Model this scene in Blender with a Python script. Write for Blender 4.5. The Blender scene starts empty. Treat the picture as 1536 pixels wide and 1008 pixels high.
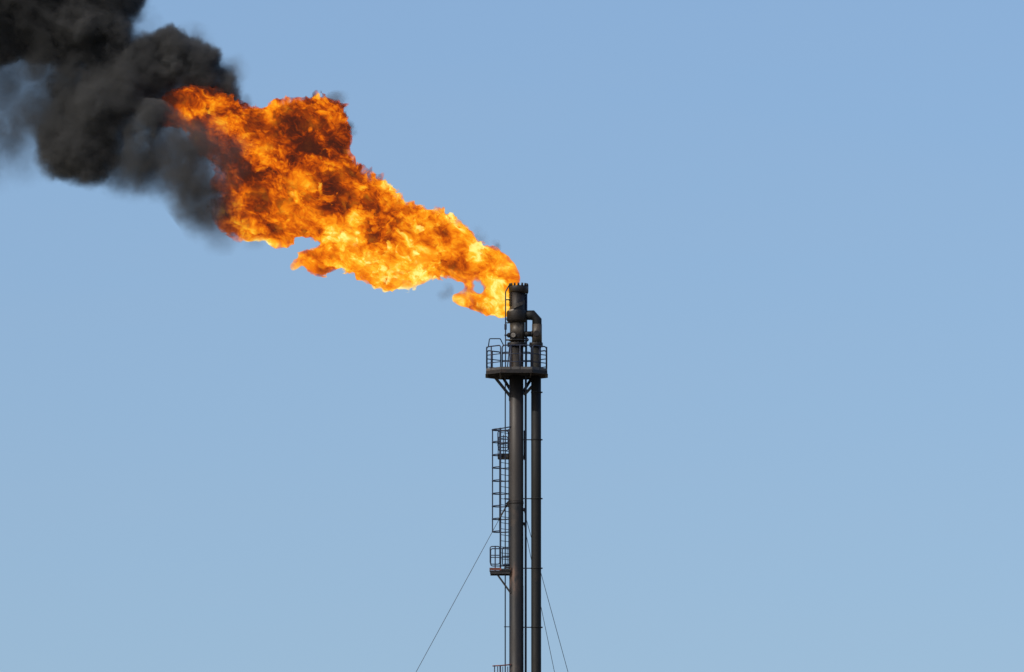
import bpy, bmesh, math, random
import numpy as np
from mathutils import Vector, Matrix

random.seed(7)
scene = bpy.context.scene
COL = scene.collection
PI = math.pi

# ------------------------------------------------------------------ camera
CAM = Vector((-0.2206, -330.0, 1.7))
FPX = 34.0 * 332.2                       # focal length in photo pixels (1536 wide)
PITCH = math.radians(6.894)
FWD = Vector((0, math.cos(PITCH), math.sin(PITCH)))
UPV = Vector((0, -math.sin(PITCH), math.cos(PITCH)))
RIGHT = Vector((1, 0, 0))
U = 1 / 34.0                             # one photo pixel at the stack, in metres


def at(px, py, y=0.0):
    """Point of the photo's ray (px, py) at depth y metres behind the stack's axis."""
    d = FWD + RIGHT * ((px - 768) / FPX) + UPV * ((504 - py) / FPX)
    return CAM + d * ((y - CAM.y) / d.y)


def X(px):
    return at(px, 504).x


def Z(py):
    return at(768, py).z


cam_data = bpy.data.cameras.new("camera")
cam_data.sensor_width = 36
cam_data.lens = FPX / 1536 * 36
cam_data.clip_start = 1
cam_data.clip_end = 20000
cam = bpy.data.objects.new("camera", cam_data)
cam.location = CAM
cam.rotation_euler = (PI / 2 + PITCH, 0, 0)
COL.objects.link(cam)
scene.camera = cam

# ------------------------------------------------------------------ materials
MATS = {}


def nn(nt, kind, **kw):
    n = nt.nodes.new(kind)
    for k, v in kw.items():
        if k == 'ins':
            for i, val in v.items():
                n.inputs[i].default_value = val
        else:
            setattr(n, k, v)
    return n


def metal(name, dark, light, rough=0.55, scale=3.0, rust=None, rust_lo=0.55, streak=True, metallic=0.0, bump=0.3, spec=0.3):
    m = bpy.data.materials.new(name)
    m.use_nodes = True
    nt = m.node_tree
    b = nt.nodes['Principled BSDF']
    tc = nn(nt, 'ShaderNodeTexCoord')
    mp = nn(nt, 'ShaderNodeMapping', ins={'Scale': (1, 1, 0.22 if streak else 1)})
    nt.links.new(tc.outputs['Object'], mp.inputs[0])
    nz = nn(nt, 'ShaderNodeTexNoise', ins={'Scale': scale, 'Detail': 7, 'Roughness': 0.62})
    nt.links.new(mp.outputs[0], nz.inputs['Vector'])
    rp = nn(nt, 'ShaderNodeMapRange', ins={1: 0.3, 2: 0.72})
    nt.links.new(nz.outputs['Fac'], rp.inputs[0])
    mx = nn(nt, 'ShaderNodeMix', data_type='RGBA')
    mx.inputs[6].default_value = (*dark, 1)
    mx.inputs[7].default_value = (*light, 1)
    nt.links.new(rp.outputs[0], mx.inputs[0])
    col = mx.outputs[2]
    if rust:
        n2 = nn(nt, 'ShaderNodeTexNoise', ins={'Scale': scale * 0.45, 'Detail': 8, 'Roughness': 0.7})
        nt.links.new(tc.outputs['Object'], n2.inputs['Vector'])
        r2 = nn(nt, 'ShaderNodeMapRange', ins={1: rust_lo, 2: rust_lo + 0.13})
        nt.links.new(n2.outputs['Fac'], r2.inputs[0])
        m2 = nn(nt, 'ShaderNodeMix', data_type='RGBA')
        nt.links.new(r2.outputs[0], m2.inputs[0])
        nt.links.new(col, m2.inputs[6])
        m2.inputs[7].default_value = (*rust, 1)
        col = m2.outputs[2]
    nt.links.new(col, b.inputs['Base Color'])
    rr = nn(nt, 'ShaderNodeMapRange', ins={1: 0.3, 2: 0.7, 3: rough - 0.1, 4: rough + 0.15})
    nt.links.new(nz.outputs['Fac'], rr.inputs[0])
    nt.links.new(rr.outputs[0], b.inputs['Roughness'])
    b.inputs['Metallic'].default_value = metallic
    b.inputs['Specular IOR Level'].default_value = spec
    bp = nn(nt, 'ShaderNodeBump', ins={'Strength': bump, 'Distance': 0.02})
    nt.links.new(nz.outputs['Fac'], bp.inputs['Height'])
    nt.links.new(bp.outputs[0], b.inputs['Normal'])
    MATS[name] = m
    return m


SOOT = metal('sooty_steel', (0.005, 0.005, 0.006), (0.016, 0.013, 0.012), 0.55, 2.2, rust=(0.06, 0.035, 0.024), rust_lo=0.60)
TIP = metal('burnt_steel', (0.004, 0.004, 0.005), (0.016, 0.012, 0.010), 0.5, 4.5, rust=(0.07, 0.045, 0.034), rust_lo=0.62)
WARM = metal('heat_tinted_steel', (0.014, 0.012, 0.010), (0.095, 0.078, 0.058), 0.45, 3.0, rust=(0.014, 0.012, 0.011), rust_lo=0.50)
SIDE = metal('dark_painted_steel', (0.004, 0.005, 0.005), (0.011, 0.011, 0.010), 0.6, 2.4, rust=(0.022, 0.017, 0.014), rust_lo=0.60, spec=0.22)
RAIL = metal('navy_steel', (0.008, 0.012, 0.026), (0.016, 0.024, 0.046), 0.45, 6.0, streak=False, bump=0.05)  # navy in the base colour stands in for sky reflected by thin steelwork
DECK = metal('grey_steel', (0.035, 0.034, 0.034), (0.085, 0.080, 0.076), 0.6, 3.0, rust=(0.10, 0.05, 0.035), rust_lo=0.58)
RUSTY = metal('rusty_red_steel', (0.085, 0.03, 0.022), (0.15, 0.052, 0.04), 0.75, 5.0, rust=(0.05, 0.03, 0.025), rust_lo=0.62)
UNDER = metal('dark_floor_plate', (0.012, 0.012, 0.014), (0.03, 0.028, 0.028), 0.7, 3.0)
PALE = metal('bare_steel', (0.10, 0.09, 0.08), (0.24, 0.22, 0.19), 0.4, 6.0, streak=False)
WIRE = metal('wire_rope_steel', (0.015, 0.018, 0.024), (0.035, 0.04, 0.05), 0.5, 10.0, streak=False, bump=0)

# the riser: burnt coating with a lighter brownish length below the platform and a rust run beside the lower platform
RISER = metal('riser_coating', (0.007, 0.007, 0.0075), (0.015, 0.0125, 0.011), 0.48, 2.6, rust=(0.034, 0.024, 0.018), rust_lo=0.57, spec=0.36, bump=0.4)


def riser_zones():
    nt = RISER.node_tree
    b = nt.nodes['Principled BSDF']
    src = b.inputs['Base Color'].links[0].from_socket
    tc = nt.nodes['Texture Coordinate']
    sep = nn(nt, 'ShaderNodeSeparateXYZ')
    nt.links.new(tc.outputs['Object'], sep.inputs[0])
    nz = nn(nt, 'ShaderNodeTexNoise', ins={'Scale': 1.6, 'Detail': 6, 'Roughness': 0.65})
    nt.links.new(tc.outputs['Object'], nz.inputs['Vector'])
    wob = nn(nt, 'ShaderNodeMath', operation='MULTIPLY_ADD', ins={1: 1.3, 2: -0.65})
    nt.links.new(nz.outputs['Fac'], wob.inputs[0])
    zz = nn(nt, 'ShaderNodeMath', operation='ADD')
    nt.links.new(sep.outputs['Z'], zz.inputs[0])
    nt.links.new(wob.outputs[0], zz.inputs[1])

    def band(z0, z1, soft):
        a = nn(nt, 'ShaderNodeMapRange', interpolation_type='SMOOTHSTEP', ins={1: z0 - soft, 2: z0 + soft})
        c = nn(nt, 'ShaderNodeMapRange', interpolation_type='SMOOTHSTEP', ins={1: z1 - soft, 2: z1 + soft, 3: 1, 4: 0})
        for q in (a, c):
            nt.links.new(zz.outputs[0], q.inputs[0])
        mu = nn(nt, 'ShaderNodeMath', operation='MULTIPLY')
        nt.links.new(a.outputs[0], mu.inputs[0])
        nt.links.new(c.outputs[0], mu.inputs[1])
        return mu

    w = band(Z(755), Z(600), 0.35)
    w2 = nn(nt, 'ShaderNodeMath', operation='MULTIPLY', ins={1: 0.6})
    nt.links.new(w.outputs[0], w2.inputs[0])
    m1 = nn(nt, 'ShaderNodeMix', data_type='RGBA')
    nt.links.new(w2.outputs[0], m1.inputs[0])
    nt.links.new(src, m1.inputs[6])
    m1.inputs[7].default_value = (0.036, 0.030, 0.026, 1)
    r = band(Z(890), Z(846), 0.25)
    n2 = nn(nt, 'ShaderNodeTexNoise', ins={'Scale': 5, 'Detail': 8, 'Roughness': 0.7})
    nt.links.new(nt.nodes['Mapping'].outputs[0], n2.inputs['Vector'])
    n3 = nn(nt, 'ShaderNodeMapRange', ins={1: 0.42, 2: 0.62})
    nt.links.new(n2.outputs['Fac'], n3.inputs[0])
    # the run sits on the side turned to the small platform
    sd = nn(nt, 'ShaderNodeMapRange', ins={1: 0.05, 2: -0.12})
    nt.links.new(sep.outputs['X'], sd.inputs[0])
    mu = nn(nt, 'ShaderNodeMath', operation='MULTIPLY')
    nt.links.new(r.outputs[0], mu.inputs[0])
    nt.links.new(n3.outputs[0], mu.inputs[1])
    mu2 = nn(nt, 'ShaderNodeMath', operation='MULTIPLY')
    nt.links.new(mu.outputs[0], mu2.inputs[0])
    nt.links.new(sd.outputs[0], mu2.inputs[1])
    m2 = nn(nt, 'ShaderNodeMix', data_type='RGBA')
    nt.links.new(mu2.outputs[0], m2.inputs[0])
    nt.links.new(m1.outputs[2], m2.inputs[6])
    m2.inputs[7].default_value = (0.095, 0.05, 0.033, 1)
    nt.links.new(m2.outputs[2], b.inputs['Base Color'])


riser_zones()

# ------------------------------------------------------------------ mesh helpers


class MB:
    def __init__(self):
        self.bm = bmesh.new()

    def cyl(self, p0, p1, r, n=12, r2=None):
        return self.tube([p0, p1], r, n, r2=r2)

    def tube(self, pts, r, n=8, closed=False, r2=None):
        pts = [Vector(p) for p in pts]
        bm = self.bm
        m = len(pts)
        dirs = []
        for i in range(m):
            if closed:
                a, b = pts[i - 1], pts[(i + 1) % m]
            else:
                a, b = pts[max(i - 1, 0)], pts[min(i + 1, m - 1)]
            dirs.append((b - a).normalized())
        d0 = dirs[0]
        ref = Vector((0, 0, 1)) if abs(d0.z) < 0.9 else Vector((0, 1, 0))
        nrm = (ref - d0 * ref.dot(d0)).normalized()
        rings = []
        for i in range(m):
            d = dirs[i]
            nrm = (nrm - d * nrm.dot(d)).normalized()
            bi = d.cross(nrm)
            k = 1.0
            if not closed and 0 < i < m - 1:
                c = (pts[i] - pts[i - 1]).normalized().dot(d)
                k = 1 / max(c, 0.5)
            rr = r if r2 is None else r + (r2 - r) * i / (m - 1)
            # widen only along the mitre's plane
            side = None
            if k > 1.0001:
                t = (pts[i + 1] - pts[i]).normalized() - (pts[i] - pts[i - 1]).normalized()
                side = t.normalized()
            ring = []
            for j in range(n):
                a = 2 * PI * j / n
                v = nrm * (math.cos(a) * rr) + bi * (math.sin(a) * rr)
                if side is not None:
                    v = v + side * (v.dot(side) * (k - 1))
                ring.append(bm.verts.new(pts[i] + v))
            rings.append(ring)
        q = m if closed else m - 1
        for i in range(q):
            A, B = rings[i], rings[(i + 1) % m]
            for j in range(n):
                f = bm.faces.new((A[j], A[(j + 1) % n], B[(j + 1) % n], B[j]))
                f.smooth = True
        if not closed:
            bm.faces.new(rings[0][::-1])
            bm.faces.new(rings[-1])
        return self

    def lathe(self, prof, cx=0.0, cy=0.0, n=48):
        """prof: (radius, z) from bottom to top."""
        bm = self.bm
        rings = []
        for r, z in prof:
            rings.append([bm.verts.new((cx + r * math.cos(2 * PI * j / n), cy + r * math.sin(2 * PI * j / n), z)) for j in range(n)])
        for i in range(len(prof) - 1):
            A, B = rings[i], rings[i + 1]
            for j in range(n):
                f = bm.faces.new((A[j], A[(j + 1) % n], B[(j + 1) % n], B[j]))
                dz, dr = abs(prof[i + 1][1] - prof[i][1]), abs(prof[i + 1][0] - prof[i][0])
                f.smooth = dz > dr * 1.5
        if prof[0][0] > 1e-6:
            bm.faces.new(rings[0][::-1])
        if prof[-1][0] > 1e-6:
            bm.faces.new(rings[-1])
        return self

    def box(self, c, s, rot=None):
        mt = Matrix.Translation(Vector(c))
        if rot is not None:
            mt = mt @ rot
        mt = mt @ Matrix.Diagonal((s[0], s[1], s[2], 1))
        bmesh.ops.create_cube(self.bm, size=1, matrix=mt)
        return self

    def bar(self, p0, p1, w, h, up=(0, 0, 1)):
        """A square bar from p0 to p1."""
        p0, p1 = Vector(p0), Vector(p1)
        d = (p1 - p0)
        L = d.length
        d.normalize()
        u = Vector(up)
        s = d.cross(u)
        if s.length < 1e-4:
            s = d.cross(Vector((0, 1, 0)))
        s.normalize()
        u = s.cross(d)
        R = Matrix((d, s, u)).transposed().to_4x4()
        return self.box((p0 + p1) / 2, (L, w, h), R)

    def prism(self, poly, z0, z1):
        bm = self.bm
        a = [bm.verts.new((x, y, z0)) for x, y in poly]
        b = [bm.verts.new((x, y, z1)) for x, y in poly]
        n = len(poly)
        bm.faces.new(a[::-1])
        bm.faces.new(b)
        for i in range(n):
            bm.faces.new((a[i], a[(i + 1) % n], b[(i + 1) % n], b[i]))
        return self

    def build(self, name, mat, parent=None, bevel=0.0):
        bmesh.ops.recalc_face_normals(self.bm, faces=self.bm.faces[:])
        me = bpy.data.meshes.new(name)
        self.bm.to_mesh(me)
        self.bm.free()
        me.materials.append(mat)
        o = bpy.data.objects.new(name, me)
        COL.objects.link(o)
        if parent is not None:
            o.parent = parent
        if bevel:
            b = o.modifiers.new('edge', 'BEVEL')
            b.width = bevel
            b.segments = 2
            b.limit_method = 'ANGLE'
            b.angle_limit = math.radians(50)
        return o


def tag(o, label, cat, group=None):
    o['label'] = label
    o['category'] = cat
    if group:
        o['group'] = group
    return o


def round_corner(pts, r, n=5, closed=False):
    """Polyline with rounded corners."""
    pts = [Vector(p) for p in pts]
    m = len(pts)
    out = []
    for i in range(m):
        if not closed and i in (0, m - 1):
            out.append(pts[i])
            continue
        p, a, b = pts[i], pts[i - 1], pts[(i + 1) % m]
        da, db = (a - p), (b - p)
        ra = min(r, da.length * 0.45, db.length * 0.45)
        s, e = p + da.normalized() * ra, p + db.normalized() * ra
        for k in range(n + 1):
            t = k / n
            out.append(s * (1 - t) ** 2 + p * 2 * t * (1 - t) + e * t * t)
    return out


# ------------------------------------------------------------------ ground
def ground():
    m = bpy.data.materials.new('dry_steppe_soil')
    m.use_nodes = True
    nt = m.node_tree
    b = nt.nodes['Principled BSDF']
    tc = nn(nt, 'ShaderNodeTexCoord')
    n1 = nn(nt, 'ShaderNodeTexNoise', ins={'Scale': 0.05, 'Detail': 10, 'Roughness': 0.7})
    nt.links.new(tc.outputs['Object'], n1.inputs['Vector'])
    cr = nn(nt, 'ShaderNodeValToRGB')
    cr.color_ramp.elements[0].color = (0.09, 0.085, 0.045, 1)
    cr.color_ramp.elements[1].color = (0.24, 0.19, 0.13, 1)
    cr.color_ramp.elements[0].position = 0.35
    cr.color_ramp.elements[1].position = 0.65
    nt.links.new(n1.outputs['Fac'], cr.inputs[0])
    nt.links.new(cr.outputs[0], b.inputs['Base Color'])
    b.inputs['Roughness'].default_value = 0.95
    mb = MB()
    s = 6000
    vs = [mb.bm.verts.new(p) for p in ((-s, -s, 0), (s, -s, 0), (s, s, 0), (-s, s, 0))]
    mb.bm.faces.new(vs)
    o = mb.build('ground', m)
    o['kind'] = 'structure'


ground()

# ------------------------------------------------------------------ flare stack
CX = X(774.5)
stack = bpy.data.objects.new('flare_stack', None)
stack.location = (0, 0, 0)
COL.objects.link(stack)
tag(stack, 'soot black flare stack with octagonal platform, side pipe and caged ladder', 'flare stack')

R_MAIN = 10.65 * U
riser = MB().lathe([(R_MAIN * 1.5, 0), (R_MAIN * 1.5, 0.08), (R_MAIN, 0.082), (R_MAIN, Z(700)), (R_MAIN, Z(519.5))], CX, 0, 64).build('riser_pipe', RISER, stack)
# weld seams round the riser
for py in (752,):
    MB().tube([(CX + (R_MAIN + .004) * math.cos(a), (R_MAIN + .004) * math.sin(a), Z(py)) for a in [2 * PI * k / 48 for k in range(48)]], 0.011, 6, closed=True).build('weld_seam', SOOT, riser)
MB().lathe([(13.6 * U, Z(519.4)), (13.6 * U, Z(514.6))], CX, 0, 48).build('flange', TIP, riser, 0.015)
for k in range(16):
    a = 2 * PI * k / 16 + 0.2
    p = Vector((CX + 12.6 * U * math.cos(a), 12.6 * U * math.sin(a), 0))
    MB().cyl((p.x, p.y, Z(520.6)), (p.x, p.y, Z(513.4)), 0.7 * U, 6).build('flange_bolt', TIP, riser)

# --- flare tip
TX = X(777.0)
tip = MB().lathe([(10.9 * U, Z(514.5)), (10.9 * U, Z(483)), (11.6 * U, Z(482.5)), (11.6 * U, Z(470)), (11.6 * U, Z(466.5)), (11.6 * U, Z(438))], TX - 0.9 * U, 0, 56).build('flare_tip', TIP, stack)
MB().lathe([(11.3 * U, Z(509.0)), (11.3 * U, Z(484.5))], TX - 1.0 * U, 0, 56).build('heat_tinted_barrel', WARM, tip)
# wind shield sleeve: open-looking stepped drum
MB().lathe([(13.0 * U, Z(483.4)), (15.0 * U, Z(481.0)), (15.2 * U, Z(472.5)), (15.2 * U, Z(469.0)), (14.6 * U, Z(466.4))], X(775.2), 0, 48).build('wind_shield', TIP, tip, 0.01)
# crown: ring with notched rim
cb = MB().lathe([(11.7 * U, Z(440.2)), (14.2 * U, Z(438.0)), (14.6 * U, Z(431.5)), (14.0 * U, Z(429.2))], TX + 0.6 * U, 0, 48)
crown = cb.build('burner_crown', TIP, tip, 0.008)
NT = 14
for k in range(NT):
    a = 2 * PI * (k + 0.5) / NT
    c = Vector((TX + 0.6 * U + 12.7 * U * math.cos(a), 12.7 * U * math.sin(a), 0))
    MB().cyl((c.x, c.y, Z(430)), (c.x + .02 * math.cos(a), c.y + .02 * math.sin(a), Z(425.4)), 1.75 * U, 10, r2=1.45 * U).build('burner_nozzle', TIP, tip)
# steam spider tubes hugging the left and right of the barrel
for k, a in enumerate([PI * 0.80, PI * 0.92, PI * 1.05, PI * 1.18]):
    mb = MB()
    c = Vector((TX + 12.0 * U * math.cos(a), 12.0 * U * math.sin(a), 0))
    for j in range(9):
        mb.lathe([(0.8 * U, Z(438 + 2.4 * j + 2.2)), (1.9 * U, Z(438 + 2.4 * j + 1.2)), (0.8 * U, Z(438 + 2.4 * j))], c.x, c.y, 12)
    mb.cyl((c.x, c.y, Z(460)), (c.x, c.y, Z(436)), 0.9 * U, 10)
    mb.build('ribbed_tube', TIP, tip)
# slanting deflector plate that winds up the front of the barrel
mb = MB()
n = 26
prev = None
rad0, rad1 = 12.0 * U, 13.6 * U
for i in range(n + 1):
    t = i / n
    a = math.radians(-172 + 132 * t)
    zc = Z(466.5 - 12.5 * t)
    hw = (3.0 - 0.6 * t) * U
    cs, sn = math.cos(a), math.sin(a)
    ring = [mb.bm.verts.new((TX + r * cs, r * sn, zc + dz)) for r, dz in ((rad0, -hw), (rad1, -hw * 1.0), (rad1 * .97, hw), (rad0, hw))]
    if prev:
        for j in range(4):
            f = mb.bm.faces.new((prev[j], prev[(j + 1) % 4], ring[(j + 1) % 4], ring[j]))
            f.smooth = False
    else:
        mb.bm.faces.new(ring)
    prev = ring
mb.bm.faces.new(prev[::-1])
mb.build('deflector_plate', WARM, tip)
MB().cyl(at(764.5, 466.5, -.28), at(771.5, 465, -.40), 2.0 * U, 12).build('pilot_burner', PALE, tip)
# manifold pod on the right shoulder
MB().lathe([(0.9 * U, Z(441)), (2.1 * U, Z(438.5)), (2.1 * U, Z(427.5)), (1.2 * U, Z(425.4))], X(790.6), -0.03, 16).build('manifold_pod', TIP, tip)
# thin flange with bracket plate, stub nozzle and its nut
MB().lathe([(12.4 * U, Z(511.0)), (12.4 * U, Z(509.6))], CX, 0, 40).build('thin_flange', DECK, tip)
MB().box((X(761.0), -0.06, Z(510.2)), (6.5 * U, 0.16, 0.05)).build('bracket_plate', DECK, tip)
MB().cyl(at(770, 502.6, -0.2), at(770, 502.6, -0.50), 3.6 * U, 20).build('stub_nozzle', PALE, tip, 0.015)
MB().cyl(at(769.4, 502.6, -0.2), at(769.4, 502.6, -0.40), 5.4 * U, 8).build('stub_flange', TIP, tip, 0.01)
MB().cyl(at(763.0, 502.8, -0.05), at(766.0, 502.8, -0.20), 3.8 * U, 10).build('hex_nut', TIP, tip, 0.01)
MB().cyl(at(776.0, 503.0, -0.2), at(777.0, 503, -0.40), 3.2 * U, 12).build('stub_valve', TIP, tip, 0.01)

# --- pilot gas line on the left
px_l = 758.4
lp = MB()
pts = round_corner([at(px_l - .6, 1090, -0.12) * 1, at(px_l - .5, 600, -0.12), at(758.3, 513, -0.12), at(758.3, 437.5, -0.12), at(764.5, 426.5, -0.10)], 0.06)
pts[0] = Vector((pts[0].x, pts[0].y, 0.0))
pilot = lp.tube(pts, 0.95 * U, 10).build('pilot_gas_line', RAIL, stack)
MB().tube([at(758.3, 494.5, -0.12), at(758.3, 492.5, -0.12), at(758.3, 488, -0.12), at(758.3, 486, -0.12)], 1.9 * U, 10).build('line_valve', RAIL, pilot, 0.012)
MB().cyl(at(758.3, 504, -0.12), at(758.3, 501.6, -0.12), 1.7 * U, 10).build('line_coupling', RAIL, pilot)
for py, x1 in ((449.6, 766), (478.6, 765), (484.3, 766)):
    MB().bar(at(757.4, py, -0.12), at(x1, py, -0.12), 1.3 * U, 1.6 * U).build('line_bracket', TIP, pilot)
for py in (659, 748, 846, 852, 940.2):
    MB().bar(at(756.0, py, -0.12), at(765, py, -0.12), 1.3 * U, 1.2 * U).build('line_bracket', RAIL, pilot)

# --- small riser between the two pipes
px_m = 788.4
mpts = [at(px_m, 1090, 0.03), at(px_m + .1, 600, 0.03), at(789.2, 520, 0.03), at(789.4, 441, 0.0)]
mpts[0].z = 0
inst = MB().tube(mpts, 1.7 * U, 12).build('steam_line', RAIL, stack)
for py in (512, 508.6):
    MB().cyl(at(789.2, py, .03), at(789.2, py - 1.6, .03), 3.0 * U, 12).build('line_flange', RAIL, inst)
MB().cyl(at(790, 509.6, -.07), at(793.2, 509.6, -.07), 1.4 * U, 10).build('valve_handle', RAIL, inst)
for py in (659.6, 748.0, 852.4, 941.0):
    MB().bar(at(784, py, -0.02), at(798, py, -0.02), 1.6 * U, 1.5 * U).build('tie_bracket', RAIL, inst)
MB().cyl(at(785.6, 766.2, -.1), at(785.6, 762.0, -.1), 1.7 * U, 8).build('line_coupling', RAIL, inst)

# --- side pipe
SX = X(804.1)
R_S = 7.5 * U
sp = MB().lathe([(R_S * 1.5, 0), (R_S * 1.5, 0.06), (R_S, 0.062), (R_S, Z(750)), (R_S, Z(520))], SX, 0, 48).build('side_pipe', SIDE, stack)
MB().lathe([(10.2 * U, Z(519.8)), (10.2 * U, Z(517.4)), (10.25 * U, Z(517.2)), (10.25 * U, Z(514.6))], SX, 0, 40).build('flange', TIP, sp, 0.012)
for k in range(12):
    a = 2 * PI * k / 12 + 0.1
    p = (SX + 9.2 * U * math.cos(a), 9.2 * U * math.sin(a))
    MB().cyl((p[0], p[1], Z(521)), (p[0], p[1], Z(513.4)), 0.6 * U, 6).build('flange_bolt', TIP, sp)
e = 7.1 * U
ex = X(805.4)
zc = Z(472.8)
cut = 7.6 * U
path = [Vector((ex, 0, Z(514.6))), Vector((ex, 0, zc - 6.5 * U)), Vector((ex - 6.8 * U, 0, zc)), Vector((X(786), 0, zc))]
MB().tube(path, e, 28).build('mitred_elbow', SIDE, sp)
MB().lathe([(e + .012, Z(513.8)), (e + .012, Z(486.5))], ex, 0, 28).build('heat_tinted_length', WARM, sp)
MB().cyl((X(785), -0.04, Z(501.2)), (X(800), -0.04, Z(501.2)), 4.1 * U, 20).build('cross_pipe', SIDE, sp)
MB().cyl((X(797.2), -0.04, Z(501.2)), (X(799), -0.04, Z(501.2)), 5.0 * U, 20).build('cross_flange', TIP, sp)
MB().cyl((X(804.5), -0.15, Z(501.2)), (X(804.5), -0.27, Z(501.2)), 4.6 * U, 20).build('inspection_boss', TIP, sp, .01)
for py in (588.5, 659.6, 748.0, 852.4, 941.0):
    MB().lathe([(R_S + .010, Z(py + 1.1)), (R_S + .010, Z(py - 1.1))], SX, 0, 40).build('pipe_clamp', SIDE, sp)
    MB().box((SX + R_S + 0.03, 0, Z(py)), (0.07, 0.1, 1.8 * U)).build('clamp_lug', TIP, sp)

# --- service platform (octagon)
A, B = 45.0 * U, 23.0 * U
OX = X(775.0)
octo = [(-B, -A), (B, -A), (A, -B), (A, B), (B, A), (-B, A), (-A, B), (-A, -B)]
octo = [(OX + x, y) for x, y in octo]


def scaled(poly, k):
    return [(OX + (x - OX) * k, y * k) for x, y in poly]


# heights (for the stack's axis plane)
zt, zb = Z(555.2), Z(563.4)
zr = [Z(523.0), Z(535.6), Z(547.6)]
plat = MB().prism(scaled(octo, 0.985), zb + .10, zb + .15).build('service_platform', UNDER, stack)
for i in range(8):
    p, q = octo[i], octo[(i + 1) % 8]
    P0, P1 = Vector((p[0], p[1], (zt + zb) / 2)), Vector((q[0], q[1], (zt + zb) / 2))
    dn, up_ = Vector((0, 0, -(zt - zb) * .24)), Vector((0, 0, (zt - zb) * .26))
    MB().bar(P0 + up_, P1 + up_, 0.04, (zt - zb) * .48).build('toe_board', DECK, plat, 0.006)
    MB().bar(P0 + dn, P1 + dn, 0.06, (zt - zb) * .52).build('edge_beam', SOOT, plat, 0.006)
    # lower flange of the edge channel
    MB().bar(P0 + Vector((0, 0, -(zt - zb) / 2 - .012)), P1 + Vector((0, 0, -(zt - zb) / 2 - .012)), 0.11, 0.022).build('edge_channel', UNDER, plat)
# floor beams below
for yy in (-0.62, -0.2, 0.25, 0.66):
    w = A * 0.95 if abs(yy) < B else A * 0.80
    MB().box((OX, yy, zb + .04), (2 * w, 0.07, 0.115)).build('floor_beam', UNDER, plat)
for xx in (-0.72, 0.62):
    MB().box((OX + xx, 0, zb + .035), (0.08, 2 * A * 0.9, 0.125)).build('floor_beam', UNDER, plat)


def rail_panel(p, q, posts, parent, inset0=0.0, inset1=0.0, rd=True):
    p, q = Vector((p[0], p[1], 0)), Vector((q[0], q[1], 0))
    d = (q - p).normalized()
    a, b = p + d * inset0, q - d * inset1
    top = [Vector((a.x, a.y, zt)), Vector((a.x, a.y, zr[0])), Vector((b.x, b.y, zr[0])), Vector((b.x, b.y, zt))]
    MB().tube(round_corner(top, 0.13 if rd else 0.03), 0.95 * U, 8).build('top_rail', RAIL, parent)
    for z in zr[1:]:
        MB().cyl((a.x, a.y, z), (b.x, b.y, z), 0.72 * U, 8).build('mid_rail', RAIL, parent)
    for t in posts:
        c = a.lerp(b, t)
        MB().cyl((c.x, c.y, zb), (c.x, c.y, zr[0]), 0.95 * U, 8).build('rail_post', RAIL, parent)


rail_panel(octo[7], octo[0], [0.33], plat, 0.0, 0.04)                # near left
rail_panel(octo[0], octo[1], [0.30, 0.62], plat, 0.04, 0.04)          # front
rail_panel(octo[1], octo[2], [0.5], plat, 0.04, 0.02)
rail_panel(octo[2], octo[3], [0.5], plat, 0.02, 0.02)
rail_panel(octo[3], octo[4], [0.45], plat, 0.02, 0.04)
rail_panel(octo[4], octo[5], [0.5], plat, 0.04, 0.04)
rail_panel(octo[5], octo[6], [0.62], plat, 0.04, 0.02)
rail_panel(octo[6], octo[7], [0.5], plat, 0.02, 0.02)
# raised bow over the ladder opening
g = [at(732.4, 521, -.3), at(734.2, 508.0, -.3), at(750.4, 508.0, -.05), at(755.8, 519, .3)]
MB().tube(round_corner(g, 0.05), 0.8 * U, 8).build('raised_bow', RAIL, plat)
# slanting hose from the flange to the deck
MB().cyl(at(764.5, 519, -.3), at(760.8, 554, -.5), 0.8 * U, 8).build('hose', RAIL, plat)
# support braces
br = [(at(742.5, 566, -.05), at(765.5, 594.5, -.05)), (at(797.0, 568, .55), at(783.5, 590, .2)), (at(800.5, 577, -.02), at(786.0, 592.5, -.02)),
      (at(756, 569, .75), at(770, 592, .25))]
for p, q in br:
    MB().bar(p, q, 4.2 * U, 4.6 * U, up=(0, 1, 0)).build('support_brace', UNDER, plat, .008)
MB().box(at(765.5, 596, -.06), (4.5 * U, .18, 10 * U)).build('brace_shoe', UNDER, plat, .008)

# --- caged ladder, left of the riser
lad = MB()
Sa = (X(750.7), -0.10)
Sb = (X(763.4), 0.40)
z_top, z_bot = Z(642), Z(856)
lad.bar((Sa[0], Sa[1], z_bot), (Sa[0], Sa[1], z_top), 2.5 * U, 2.2 * U)
ladder = lad.build('caged_ladder', RAIL, stack)
MB().bar((Sb[0], Sb[1], z_bot), (Sb[0], Sb[1], z_top), 1.6 * U, 2.0 * U).build('stringer', RAIL, ladder)
zz = z_bot + 0.25
while zz < z_top - 0.1:
    MB().cyl((Sa[0], Sa[1], zz), (Sb[0], Sb[1], zz), 0.48 * U, 8).build('rung', RAIL, ladder)
    zz += 9.05 * U
a2, b2 = Vector((*Sa, 0)), Vector((*Sb, 0))
mid = (a2 + b2) / 2
ax = (b2 - a2).normalized()
nv = Vector((-ax.y, ax.x, 0))


def hoop_pts(z0, depth=21.0 * U, dz=0.0):
    out = []
    half = (b2 - a2).length / 2
    for k in range(25):
        t = PI * k / 24
        w = half * 1.12
        c = -math.cos(t)
        s = math.sin(t) ** 0.75
        v = mid + ax * (c * w if abs(c * w) < half * 1.12 else c * w) + nv * (s * depth)
        out.append(Vector((v.x, v.y, z0 + dz * s)))
    out[0] = Vector((a2.x, a2.y, z0))
    out[-1] = Vector((b2.x, b2.y, z0))
    return out


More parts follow.
